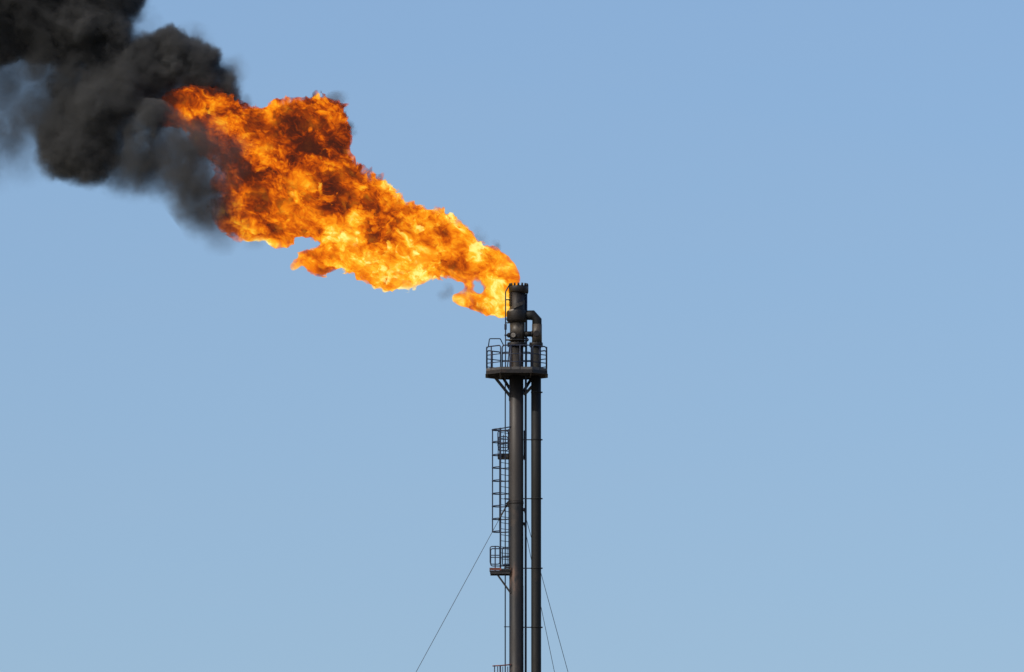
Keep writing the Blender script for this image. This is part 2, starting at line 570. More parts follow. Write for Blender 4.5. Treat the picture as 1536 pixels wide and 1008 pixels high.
for i, py in enumerate((643.5, 662, 681.4, 700.4, 720, 739.3, 758.3, 777.4, 796.6)):
    MB().tube(hoop_pts(Z(py)), 0.85 * U if i else 1.1 * U, 8).build('cage_hoop', RAIL, ladder)
hp = hoop_pts(0)
for k, (w) in ((10, 1.8), (18, 0.8)):
    c = hp[k]
    MB().bar((c.x, c.y, Z(797.4)), (c.x, c.y, Z(643)), w * U, w * U).build('cage_strap', RAIL, ladder)
# grab rail rising to the riser at the cage's head
MB().tube([at(740.5, 644, .2), at(752, 642.6, -.1), at(766, 640.2, -.2)], 0.9 * U, 8).build('head_rail', RAIL, ladder)

# --- rest platforms on the riser: deck (own mesh) > toe edge, guard frames, posts, brace


def guard_frame(x0, x1, y0, y1, yd, parent, mid_rail=True, x_mid=None):
    c = [at(x0, y0, yd), at(x1, y0, yd), at(x1, y1, yd), at(x0, y1, yd)]
    MB().tube(round_corner(c, 3.4 * U, 5, closed=True), 0.8 * U, 8, closed=True).build('guard_frame', RAIL, parent)
    if mid_rail:
        ym = (y0 + y1) / 2
        MB().cyl(at(x0, ym, yd), at(x1, ym, yd), 0.72 * U, 8).build('mid_rail', RAIL, parent)
    if x_mid:
        MB().cyl(at(x_mid, y0, yd), at(x_mid, y1, yd), 0.5 * U, 8).build('guard_bar', RAIL, parent)


# upper one: mostly behind the riser
zp = Z(683)
up = MB().prism([(X(746.5), .05), (X(764.5), .05), (X(766.5), .40), (X(785), .40), (X(786.6), .55), (X(786.6), 1.15), (X(748), 1.15), (X(746.5), .9)], zp - .07, zp + .04).build('rest_platform', UNDER, stack)
MB().bar((X(746.3), .03, zp), (X(765), .03, zp), .04, .17).build('toe_board', UNDER, up)
MB().bar((X(786.8), .5, zp), (X(786.8), 1.15, zp), .04, .2).build('toe_board', UNDER, up)
guard_frame(746.8, 762.6, 646.5, 671, 0.06, up, True)
guard_frame(747.6, 762.0, 655, 676, 1.1, up, True, 754.6)
MB().tube(round_corner([(X(786.2), .5, zp), (X(786.2), .5, Z(644)), (X(786.2), 1.1, Z(644)), (X(786.2), 1.1, zp)], .1), 0.8 * U, 8).build('guard_frame', RAIL, up)
MB().cyl((X(786.2), .5, Z(664)), (X(786.2), 1.1, Z(664)), 0.6 * U, 8).build('mid_rail', RAIL, up)
for x, y in ((747.2, .06), (755.0, 1.12), (763.6, .06)):
    MB().cyl((X(x), y, zp), (X(x), y, Z(648)), 0.6 * U, 8).build('rail_post', RAIL, up)

# lower one: rusty red edge, sticks out to the left
zq = Z(856)
lo = MB().prism([(X(735.2), -.30), (X(766), -.30), (X(766), .55), (X(735.2), .55)], zq - .10, zq - .02).build('rest_platform', UNDER, stack)
lo['label'] = 'rest platform with rusty red edge'
MB().bar((X(735), -.32, zq + .045), (X(752), -.32, zq + .045), .035, 3.8 * U).build('toe_board', RUSTY, lo)
MB().bar((X(752), -.32, zq + .02), (X(765), -.32, zq + .02), .035, 2.9 * U).build('toe_board', UNDER, lo)
MB().bar((X(735), -.30, zq + .045), (X(735), .55, zq + .045), .035, 3.8 * U).build('toe_board', RUSTY, lo)
MB().bar((X(735.6), -.29, zq - .12), (X(765), -.29, zq - .12), .05, 3.4 * U).build('edge_channel', UNDER, lo)
MB().bar((X(735.6), .55, zq - .12), (X(765), .55, zq - .12), .05, 3.4 * U).build('edge_channel', UNDER, lo)
guard_frame(735.2, 749.6, 819.6, 846.2, -.28, lo, True)
guard_frame(753.6, 765.5, 821.0, 847.6, -.1, lo, True, 760.8)
guard_frame(736.0, 764.0, 823.0, 849.0, .55, lo, True)
MB().bar((X(742.9), -.28, zq - .05), (X(742.9), -.28, Z(819.6)), 1.8 * U, 1.8 * U).build('rail_post', RAIL, lo)
MB().bar(at(745.5, 861, -.2), at(766, 889.5, -.2), 2.6 * U, 2.8 * U, up=(0, 1, 0)).build('support_brace', UNDER, lo)
MB().bar(at(745.5, 861, .4), at(766, 889.5, .2), 2.6 * U, 2.8 * U, up=(0, 1, 0)).build('support_brace', UNDER, lo)
MB().bar(at(756.5, 850.8, -.3), at(766, 850.8, -.3), .06, 1.6 * U).build('edge_channel', UNDER, lo)

# lowest one: only its rail reaches into the picture
zl = Z(1036)
bp_ = MB().prism([(X(740.5), -.25), (X(766), -.25), (X(766), .55), (X(740.5), .55)], zl - .1, zl).build('rest_platform', UNDER, stack)
MB().tube([at(738.8, 999.0, -.2), at(752, 998.2, -.25), at(767, 996.8, -.25)], 0.95 * U, 8).build('top_rail', RUSTY, bp_)
MB().cyl(at(739.2, 1018, -.25), at(766, 1018, -.25), .6 * U, 8).build('mid_rail', RAIL, bp_)
for x, y, w in ((742, -.25, .8), (746.6, .5, .7), (750.5, -.25, 1.2), (754.2, .5, .6), (761.6, .5, .7)):
    MB().cyl((X(x), y, zl), (X(x), y, Z(998.5)), w * U, 8).build('rail_post', RAIL, bp_)

# ladder runs behind the riser: their cages show at its right edge
for (y0, y1, pxr) in ((596, 688, 786.3), (872, 1040, 785.1)):
    bm_ = MB()
    bm_.bar((X(779), .52, Z(y1)), (X(779), .52, Z(y0)), .05, .05)
    bl = bm_.build('rear_ladder', RAIL, stack)
    MB().bar((X(768), .52, Z(y1)), (X(768), .52, Z(y0)), .05, .05).build('stringer', RAIL, bl)
    py = y0 + 6
    k = 0
    while py < y1:
        MB().cyl((X(768), .52, Z(py)), (X(779), .52, Z(py)), .36 * U, 6).build('rung', RAIL, bl)
        if k % 2 == 0 and y0 > 700:
            h = [Vector((X(777) + (pxr - 777) * U * -math.cos(PI * j / 14), .52 + .7 * math.sin(PI * j / 14), Z(py))) for j in range(15)]
            MB().tube(h, .55 * U, 6).build('cage_hoop', RAIL, bl)
        k += 1
        py += 9.05
    if y0 > 700:
        MB().bar((X(pxr - .4), .62, Z(y1)), (X(pxr - .4), .62, Z(y0 + 6)), .04, .03).build('cage_strap', TIP, bl)

# --- guy lugs
MB().prism([(-.5, -.03), (.5, -.03), (.5, .03), (-.5, .03)], 0, .01).bm.free()
lug = MB()
lug.lathe([(R_MAIN + .014, Z(756)), (R_MAIN + .014, Z(753.4))], CX, 0, 40)
ring = lug.build('guy_ring', SOOT, stack)
mb = MB()
v = [at(765, 748.5, -.05), at(758.6, 755.2, -.05), at(760.2, 758.5, -.05), at(765, 760, -.05)]
fr = [mb.bm.verts.new(p + Vector((0, -.03, 0))) for p in v]
bk = [mb.bm.verts.new(p + Vector((0, .03, 0))) for p in v]
mb.bm.faces.new(fr)
mb.bm.faces.new(bk[::-1])
for i in range(4):
    mb.bm.faces.new((fr[i], bk[i], bk[(i + 1) % 4], fr[(i + 1) % 4]))
mb.build('guy_lug', TIP, ring)
MB().bar(at(784.5, 763, -.06), at(787.5, 766, -.06), .05, .12).build('guy_lug', TIP, ring)
MB().bar(at(784.5, 784.5, .1), at(787.5, 787, .1), .05, .12).build('guy_lug', TIP, ring)

# ------------------------------------------------------------------ guy wires


def guy(name, label, p0, p1, sag, socket=False, r=0.42 * U):
    """From the lug p0 through p1 on to the ground, with a slight sag."""
    p0, p1 = Vector(p0), Vector(p1)
    d = (p1 - p0)
    end = p0 + d * (p0.z / -d.z)
    n = 24
    pts = []
    for i in range(n + 1):
        t = i / n
        p = p0.lerp(end, t)
        p.z -= sag * 4 * t * (1 - t)
        pts.append(p)
    o = MB().tube(pts, r, 6).build(name, WIRE)
    tag(o, label, 'guy wire', 'guy wires of the stack')
    if socket:
        k = (end - p0).normalized()
        MB().tube([p0 + k * .02, p0 + k * .18, p0 + k * .62, p0 + k * .8], 1.15 * U, 10).build('turnbuckle', TIP, o)
    return o


guy('guy_wire', 'guy wire slanting down to the left from below the ladder cage', at(760.6, 757, -.05), at(622.8, 1008, -1.5), 0.10, True)
guy('guy_wire', 'outer guy wire right of the side pipe, the less steep of two', at(785.6, 764.5, .08), at(853.6, 1010, 5.0), 0.18)
guy('guy_wire', 'steeper guy wire running down closest beside the side pipe', at(786.0, 786.0, .12), at(832.2, 1008, 8.0), 0.12)

# ------------------------------------------------------------------ flame and smoke
RNG = np.random.RandomState(3)
PERM = RNG.permutation(256).astype(np.int32)
PERM = np.concatenate([PERM, PERM])
GR = RNG.normal(size=(256, 3)).astype(np.float32)
GR /= np.linalg.norm(GR, axis=1, keepdims=True)


def perlin(P, scale, off=0.0):
    """Gradient noise of an (N,3) array, about -0.8..0.8."""
    q = P * np.float32(1 / scale) + np.float32(off)
    i = np.floor(q).astype(np.int32)
    f = q - i
    i &= 255
    w = f * f * f * (f * (f * 6 - 15) + 10)
    out = 0
    for dx in (0, 1):
        wx = w[:, 0] if dx else 1 - w[:, 0]
        for dy in (0, 1):
            wy = w[:, 1] if dy else 1 - w[:, 1]
            for dz in (0, 1):
                wz = w[:, 2] if dz else 1 - w[:, 2]
                h = PERM[(PERM[(PERM[(i[:, 0] + dx) & 255] + i[:, 1] + dy) & 255] + i[:, 2] + dz) & 255]
                g = GR[h]
                out = out + wx * wy * wz * (g[:, 0] * (f[:, 0] - dx) + g[:, 1] * (f[:, 1] - dy) + g[:, 2] * (f[:, 2] - dz))
    return out


def surface_nets(F, org, cell):
    """Zero level of the grid F (negative inside) as vertices and quads."""
    nx, ny, nz = F.shape
    ins = F < 0
    cnt = np.zeros((nx - 1, ny - 1, nz - 1), np.int8)
    for a in (0, 1):
        for b in (0, 1):
            for c in (0, 1):
                cnt += ins[a:nx - 1 + a, b:ny - 1 + b, c:nz - 1 + c]
    act = (cnt > 0) & (cnt < 8)
    idx = -np.ones(act.shape, np.int64)
    cells = np.argwhere(act)
    idx[act] = np.arange(len(cells))
    acc = np.zeros((len(cells), 3))
    num = np.zeros(len(cells))
    i, j, k = cells.T
    corners = [(a, b, c) for a in (0, 1) for b in (0, 1) for c in (0, 1)]
    for u in corners:
        for ax in range(3):
            if u[ax]:
                continue
            v = list(u)
            v[ax] = 1
            f0 = F[i + u[0], j + u[1], k + u[2]]
            f1 = F[i + v[0], j + v[1], k + v[2]]
            m = (f0 < 0) != (f1 < 0)
            t = np.where(m, f0 / np.where(m, f0 - f1, 1), 0)
            p = np.array(u, float)[None, :] + np.zeros((len(cells), 3))
            p[:, ax] += t
            acc[m] += p[m]
            num[m] += 1
    verts = (cells + acc / num[:, None]) * cell + org
    quads = []
    for ax in range(3):
        sl0 = [slice(1, -1)] * 3
        sl0[ax] = slice(0, -1)
        sl1 = [slice(1, -1)] * 3
        sl1[ax] = slice(1, None)
        a, b = ins[tuple(sl0)], ins[tuple(sl1)]
        off = [1, 1, 1]
        off[ax] = 0
        for flip in (False, True):
            e_ = np.argwhere((a & ~b) if not flip else (~a & b)) + np.array(off)
            u, v = [(1, 2), (2, 0), (0, 1)][ax]
            du, dv = np.eye(3, dtype=int)[u], np.eye(3, dtype=int)[v]
            c = [e_ - du - dv, e_ - dv, e_, e_ - du]
            q = np.stack([idx[w_[:, 0], w_[:, 1], w_[:, 2]] for w_ in c], 1)
            quads.append(q[:, ::-1] if flip else q)
    return verts, np.concatenate(quads)


def np_mesh(name, verts, quads, mat):
    me = bpy.data.meshes.new(name)
    me.vertices.add(len(verts))
    me.vertices.foreach_set('co', verts.astype(np.float32).ravel())
    me.loops.add(len(quads) * 4)
    me.loops.foreach_set('vertex_index', quads.astype(np.int32).ravel())
    me.polygons.add(len(quads))
    me.polygons.foreach_set('loop_start', np.arange(0, len(quads) * 4, 4, dtype=np.int32))
    me.polygons.foreach_set('use_smooth', np.ones(len(quads), dtype=bool))
    me.update(calc_edges=True)
    me.validate()
    me.materials.append(mat)
    o = bpy.data.objects.new(name, me)
    COL.objects.link(o)
    return o


def blob_xyz(bl):
    c = np.array([list(at(b[0], b[1], b[3] if len(b) > 3 else 0.0)) for b in bl], np.float32)
    r = np.array([b[2] * U for b in bl], np.float32)
    return c, r


def grid(c, r, pad, cell):
    lo, hi = (c - r[:, None]).min(0) - pad, (c + r[:, None]).max(0) + pad
    n = np.ceil((hi - lo) / cell).astype(int) + 1
    g = np.stack(np.meshgrid(*[np.arange(m, dtype=np.float32) for m in n], indexing='ij'), -1).reshape(-1, 3) * np.float32(cell) + lo.astype(np.float32)
    return g, lo, n


def smin_field(P, c, r, k, size=False):
    acc = np.zeros(len(P), np.float32)
    wr = np.zeros(len(P), np.float32)
    for ci, ri in zip(c, r):
        d = np.sqrt(((P - ci) ** 2).sum(1)) - ri
        w_ = np.exp(np.clip(-d / k, -60, 60))
        acc += w_
        wr += w_ * ri
    acc = np.maximum(acc, 1e-26)
    f = -k * np.log(acc)
    return (f, wr / acc) if size else f


# flame: (px, py, radius px, depth m) traced along the plume
FL = [
    (770, 418, 6), (765, 412, 10, 1), (758, 404, 14, 1), (744, 398, 19, 1), (727, 390, 23), (708, 383, 30), (688, 376, 37), (665, 368, 46), (640, 363, 54),
    (612, 362, 60), (585, 360, 62), (556, 352, 60), (585, 378, 50), (620, 376, 48), (530, 372, 34), (530, 330, 60), (510, 300, 54), (536, 290, 34), (560, 312, 44),
    # lower tongue beside the tip
    (757, 443, 18, 1), (758, 461, 13, 1), (750, 455, 19, 1), (735, 458, 15), (718, 456, 10), (704, 455, 7), (693, 454, 5), (752, 424, 14, 1), (740, 428, 11, 1), (736, 420, 9),
    (699, 427, 2.5), (702, 434, 4), (706, 441, 6), (715, 446, 9), (727, 449, 11), (729, 438, 8), (700, 411, 9), (688, 410, 9), (688, 449, 2.5), (684, 447, 2), (763, 446, 11, 1), (764, 462, 8, 1), (769, 424, 9),
    # body
    (480, 310, 48), (455, 300, 52), (430, 310, 44), (400, 315, 40), (375, 320, 34), (350, 318, 26), (336, 312, 18), (440, 330, 32), (415, 338, 22), (390, 338, 20), (492, 345, 20), (470, 265, 46),
    (430, 265, 44), (395, 250, 38), (495, 390, 20), (483, 395, 14), (488, 372, 12), (515, 393, 17), (540, 400, 19), (570, 408, 20), (600, 410, 21), (635, 405, 20), (660, 398, 18),
    # upper lobes
    (480, 190, 40), (497, 210, 28), (455, 195, 40), (425, 205, 44), (440, 230, 44), (395, 205, 40), (370, 205, 36), (490, 230, 24), (350, 190, 34), (325, 180, 34), (300, 165, 32), (285, 152, 25), (268, 158, 20), (262, 172, 18),
    (310, 205, 26), (340, 230, 28), (370, 250, 30), (360, 285, 20), (330, 275, 12), (248, 172, 10), (236, 176, 8), (224, 176, 6),
    # wisps below
    (428, 362, 5), (432, 369, 3), (434, 375, 2), (420, 362, 7), (444, 395, 2.5), (440, 397, 2), (408, 364, 7), (412, 371, 3), (462, 385, 9), (453, 383, 5), (472, 388, 12),
]
rngf = random.Random(5)
FLd = []
for b in FL:
    if 535 < b[0] < 750 and b[2] >= 28:
        b = (b[0], b[1] + 2, b[2] * 0.85)
    elif 505 < b[0] < 690 and 15 <= b[2] < 28 and b[1] > 390:
        b = (b[0], b[1] - 8, b[2])
    FLd.append((b[0], b[1], b[2], 0.50 if len(b) > 3 else rngf.uniform(-.25, .25) * b[2] * U))
fc, fr_ = blob_xyz(FLd)
CELL = 0.075
P, lo_, n_ = grid(fc, fr_ * 0.9, 0.7, CELL)
D = np.empty(len(P), np.float32)
CH = 400000
for s in range(0, len(P), CH):
    p = P[s:s + CH]
    w1 = perlin(p, 1.5, 11.3)
    w2 = perlin(p, 1.5, 47.7)
    w3 = perlin(p, 1.5, 83.1)
    pw = p + np.stack([w1, w2, w3], 1) * np.float32(0.36)
    d, loc = smin_field(pw, fc, fr_ * 0.90, 0.16, True)
    amp = np.clip((X(785) - p[:, 0]) / 1.8, 0.2, 1.0) * np.clip(loc / 1.1, 0.12, 1.0)
    b1 = np.abs(perlin(pw, 1.35, 5.5)) * 0.85
    b2_ = np.abs(perlin(pw, 0.62, 31.5)) * 0.50
    b3 = np.abs(perlin(pw, 0.30, 71.5)) * 0.34 + np.abs(perlin(p, 0.16, 17.5)) * 0.16
    fin = np.clip(1 - np.abs(perlin(p + np.stack([w3, w1, w2], 1) * np.float32(.5), 0.55, 61.5)) * 5.5, 0, 1)
    fin2 = np.clip(1 - np.abs(perlin(pw, 0.34, 91.5)) * 4.5, 0, 1)
    D[s:s + CH] = d + ((b1 + b2_ + b3) - 0.30 - 0.30 * fin - 0.12 * fin2) * amp
F = D.reshape(n_)
holes = [(466, 364, 10, 1.0), (476, 366, 6, 1.0), (452, 365, 11, 1.0), (440, 374, 8, 1), (717, 432, 7, 1.), (714, 424, 5.5, 1.), (692, 430, 5, 1.)]
hc, hr = blob_xyz([(h[0], h[1], h[2]) for h in holes])
for ci, ri in zip(hc, hr):
    # holes run right through the plume along the depth
    dd = ri - np.sqrt((P[:, 0] - ci[0]) ** 2 + (P[:, 2] - ci[2]) ** 2)
    F = np.maximum(F, dd.reshape(n_) + perlin(P, 0.45, 3.3).reshape(n_) * 0.35 + np.abs(perlin(P, 0.2, 13.3)).reshape(n_) * 0.2)


def vol_noise(nt, vec, scale, detail, rough, dist=0.0, w=None):
    n = nn(nt, 'ShaderNodeTexNoise', ins={'Scale': scale, 'Detail': detail, 'Roughness': rough, 'Distortion': dist})
    nt.links.new(vec, n.inputs['Vector'])
    return n


def math2(nt, op, a, b=None, c=None, clamp=False):
    m = nt.nodes.new('ShaderNodeMath')
    m.operation = op
    m.use_clamp = clamp
    for i, v in enumerate((a, b, c)):
        if v is None:
            continue
        if isinstance(v, (int, float)):
            m.inputs[i].default_value = v
        else:
            nt.links.new(v, m.inputs[i])
    return m.outputs[0]


def mrange(nt, v, a, b, c=0.0, d=1.0, smooth=False):
    n = nn(nt, 'ShaderNodeMapRange', ins={1: a, 2: b, 3: c, 4: d})
    if smooth:
        n.interpolation_type = 'SMOOTHSTEP'
    nt.links.new(v, n.inputs[0])
    return n.outputs[0]


def falloff(nt, pos, c, r, soft=0.0):
    """1 at the centre c down to 0 at radius r."""
    v = nn(nt, 'ShaderNodeVectorMath', operation='DISTANCE')
    nt.links.new(pos, v.inputs[0])
    v.inputs[1].default_value = tuple(c)
    return mrange(nt, v.outputs['Value'], r, soft * r, 0.0, 1.0, True)


def film(nt):
    """The clear boundary of a body of gas."""
    rgb = nn(nt, 'ShaderNodeRGB')
    rgb.outputs[0].default_value = (1, 1, 1, 1)
    t = nn(nt, 'ShaderNodeBsdfTransparent')
    nt.links.new(rgb.outputs[0], t.inputs['Color'])
    return t


def flame_material():
    m = bpy.data.materials.new('burning_gas')
    m.use_nodes = True
    nt = m.node_tree
    nt.nodes.clear()
    out = nn(nt, 'ShaderNodeOutputMaterial')
    geo = nn(nt, 'ShaderNodeTexCoord')
    pos = geo.outputs['Object']
    sep = nn(nt, 'ShaderNodeSeparateXYZ')
    nt.links.new(pos, sep.inputs[0])
    # domain warp
    wn = vol_noise(nt, pos, 0.9, 2, 0.5)
    wv = nn(nt, 'ShaderNodeVectorMath', operation='MULTIPLY_ADD')
    nt.links.new(wn.outputs['Color'], wv.inputs[0])
    wv.inputs[1].default_value = (0.9, 0.9, 0.9)
    nt.links.new(pos, wv.inputs[2])
    vec = wv.outputs[0]
    # folds are drawn out along the wind
    rot = nn(nt, 'ShaderNodeVectorRotate', rotation_type='Y_AXIS')
    rot.inputs['Angle'].default_value = math.radians(-28)
    nt.links.new(vec, rot.inputs['Vector'])
    strv = nn(nt, 'ShaderNodeVectorMath', operation='MULTIPLY', ins={1: (0.66, 1, 1)})
    nt.links.new(rot.outputs[0], strv.inputs[0])
    sv = strv.outputs[0]
    big = vol_noise(nt, sv, 0.50, 2, 0.5).outputs['Fac']
    mid_ = vol_noise(nt, sv, 1.35, 5, 0.62, 0.35).outputs['Fac']
    fine = vol_noise(nt, sv, 6.4, 5, 0.66, 0.7).outputs['Fac']
    fold = vol_noise(nt, sv, 0.9, 2, 0.55, 0.4).outputs['Fac']
    fold = math2(nt, 'ABSOLUTE', math2(nt, 'MULTIPLY_ADD', fold, 2.0, -1.0))      # 0 in the creases between puffs
    # heat: hottest low in the plume and near the tip, cooling downwind
    t = math2(nt, 'MULTIPLY_ADD', mid_, 1.25, -0.625)
    t = math2(nt, 'ADD', t, math2(nt, 'MULTIPLY_ADD', big, 1.25, -0.625))
    t = math2(nt, 'ADD', t, math2(nt, 'MULTIPLY_ADD', fine, 1.30, -0.65))
    t = math2(nt, 'ADD', t, math2(nt, 'MULTIPLY_ADD', fold, 1.0, -0.22))
    cool = mrange(nt, sep.outputs['X'], X(770), X(230), 0.66, 0.34)
    t = math2(nt, 'ADD', t, cool)
    # the upper side of the plume burns with too little air: redder and sootier
    dp = nn(nt, 'ShaderNodeVectorMath', operation='DOT_PRODUCT')
    nt.links.new(pos, dp.inputs[0])
    dp.inputs[1].default_value = (0.417, 0, 0.909)
    hv = dp.outputs['Value']
    h0 = Vector(at(600, 352, 0)).dot(Vector((0.417, 0, 0.909)))
    t = math2(nt, 'ADD', t, mrange(nt, hv, h0 - 1.9, h0 + 2.2, 0.14, -0.11))

    def spot(px, py, r, y, k):
        nonlocal t
        t = math2(nt, 'ADD', t, math2(nt, 'MULTIPLY', falloff(nt, vec, at(px, py, y) + Vector((.45, .45, .45)), r), k))

    for sp_ in ((752, 435, 1.5, -0.2, 0.20), (610, 388, 3.0, -1.4, 0.12), (560, 388, 1.2, -1.3, 0.22), (628, 386, 1.3, -1.3, 0.24), (520, 345, 1.2, -1.5, 0.14),
                (470, 185, 2.6, -.8, -0.05), (310, 180, 2.6, -.8, -0.10), (400, 215, 1.7, -1.0, 0.28), (455, 262, 1.4, -1.2, 0.16),
                (502, 210, 1.3, -.9, -0.40), (462, 224, 1.0, -1.0, -0.32), (430, 234, .8, -1.0, -0.2), (505, 292, 1.5, -1.5, -0.19), (540, 270, 1.0, -.8, -0.2), (465, 285, .9, -1.3, -.06),
                (420, 300, 1.3, -1.3, -0.16), (385, 325, 1.5, -.9, -0.20), (400, 345, 1.0, -.6, -.15), (335, 250, 2.0, -.6, -0.45), (312, 310, 1.4, -.4, -0.42), (348, 322, 1.3, -.5, -0.26), (225, 175, 2.0, -.2, -0.60), (290, 200, 1.1, -.8, -0.45),
                (672, 352, 0.7, -.8, -0.40), (640, 362, .7, -1.2, -.2), (700, 398, 0.7, -.6, -0.30), (720, 375, .6, -.5, -.22), (580, 345, .8, -1.5, -.06), (712, 455, 0.8, -.2, -0.25)):
        spot(*sp_)
    cr = nn(nt, 'ShaderNodeValToRGB')
    e = cr.color_ramp.elements
    K_ = 1 / 1.21
    stops = [(0.0, (0.060, 0.016, 0.010)), (0.14, (0.125, 0.020, 0.008)), (0.29, (0.42, 0.052, 0.005)), (0.45, (0.90, 0.17, 0.006)), (0.64, (1.08, 0.37, 0.010)), (0.83, (1.2, 0.68, 0.040)), (1.0, (1.35, 1.05, 0.30))]
    stops = [(p_, tuple(q * K_ for q in c_)) for p_, c_ in stops]
    while len(e) < len(stops):
        e.new(0.5)
    for q, (p_, c_) in zip(e, stops):
        q.position = p_
        q.color = (*c_, 1)
    nt.links.new(t, cr.inputs[0])
    # how thick the burning gas is: folds of it with thin places between
    den = mrange(nt, math2(nt, 'ADD', mid_, math2(nt, 'MULTIPLY', fine, 0.4)), 0.48, 0.80, 0.8, 11.0)
    # the burning gas thins out where it turns to smoke
    for px, py, y, r, k in ((312, 265, -.3, 2.0, -.5), (318, 235, -.6, 1.2, -.6), (232, 176, 0, 1.0, -.75), (314, 318, 0, 1.3, -.8), (290, 205, -.3, 1.0, -.6)):
        den = math2(nt, 'MULTIPLY', den, math2(nt, 'MULTIPLY_ADD', falloff(nt, vec, at(px, py, y) + Vector((.45, .45, .45)), r, 0.3), k, 1.0))
    em = nn(nt, 'ShaderNodeEmission')
    nt.links.new(cr.outputs[0], em.inputs['Color'])
    nt.links.new(den, em.inputs['Strength'])
    ab = nn(nt, 'ShaderNodeVolumeAbsorption', ins={'Color': (0, 0, 0, 1)})
    nt.links.new(den, ab.inputs['Density'])
    ad = nn(nt, 'ShaderNodeAddShader')
    nt.links.new(em.outputs[0], ad.inputs[0])
    nt.links.new(ab.outputs[0], ad.inputs[1])
    nt.links.new(ad.outputs[0], out.inputs['Volume'])
    nt.links.new(film(nt).outputs[0], out.inputs['Surface'])
    m.cycles.volume_step_rate = 1.0
    return m


v_, q_ = surface_nets(F, lo_, CELL)
flame = np_mesh('flame', v_, q_, flame_material())
tag(flame, 'bright orange and yellow flame streaming left from the stack tip', 'flame')

# smoke: (px, py, radius px, depth m, weight)
SM = [
    # black head of the plume
    (60, 25, 75, .6, 1.9), (130, 30, 78, .4, 1.9), (168, 52, 52, .2, 1.8), (-10, 25, 78, .6, 1.9), (40, -45, 100, .6, 1.8), (150, -30, 76, .4, 1.8), (-80, -30, 110, .6, 1.5), (120, 85, 52, .3, 1.2), (165, 95, 50, .1, 1.5),
    # billow over the flame's end
    (318, 124, 38, .2, 1.3), (336, 142, 28, .4, 1.0), (292, 102, 48, .1, 2.0), (255, 90, 46, 0, 2.2), (222, 96, 48, -.2, 1.9), (238, 135, 40, .3, 1.0),
    # middle
    (190, 130, 62, 0, 1.2), (160, 165, 68, -.3, 1.0), (125, 170, 60, -.1, .8), (108, 215, 62, -.4, 1.0), (96, 236, 40, -.4, 1.2), (138, 236, 48, -.5, 1.0), (115, 120, 62, .2, .7), (85, 190, 50, -.1, .6),
    (178, 236, 56, -.2, .60), (222, 232, 50, -1.2, .58), (212, 205, 34, -1.6, .8), (238, 256, 54, -.2, .5), (272, 238, 58, -1.6, .58), (290, 232, 56, -2.2, .56), (326, 248, 46, -2.5, .42), (318, 208, 32, -2.4, .26), (356, 262, 32, -2.4, .14),
    (350, 226, 32, -2.6, .16), (288, 282, 50, -1.6, .42), (302, 276, 56, -2.2, .60), (306, 304, 52, -2.0, .50), (332, 328, 52, -1.2, .17), (385, 354, 32, 0, .09), (425, 362, 20, 0, .04), (228, 180, 34, -1.8, 1.0), (258, 196, 34, -2.0, .5),
    # thin drift on the left
    (65, 100, 74, .4, .38), (70, 170, 70, .4, .36), (20, 190, 90, .6, .19), (-40, 205, 90, .4, .15), (5, 120, 80, 1.0, .22), (-90, 130, 120, .6, .2), (205, 50, 44, .3, .2), (205, 18, 28, .3, .3), (288, 72, 42, .3, .2), (340, 112, 34, .4, .2),
    # soot rags on the flame's upper edge
    (500, 156, 24, .6, .25), (524, 190, 18, .5, .35), (364, 160, 20, .4, .22), (712, 351, 17, .3, .30), (740, 369, 11, .3, .32), (683, 333, 14, .4, .2), (668, 440, 17, .1, .17),
]
SM_GAP = [(178, 193, 12, .6), (226, 148, 11, .6), (215, 40, 18, .5)]
SMB = SM


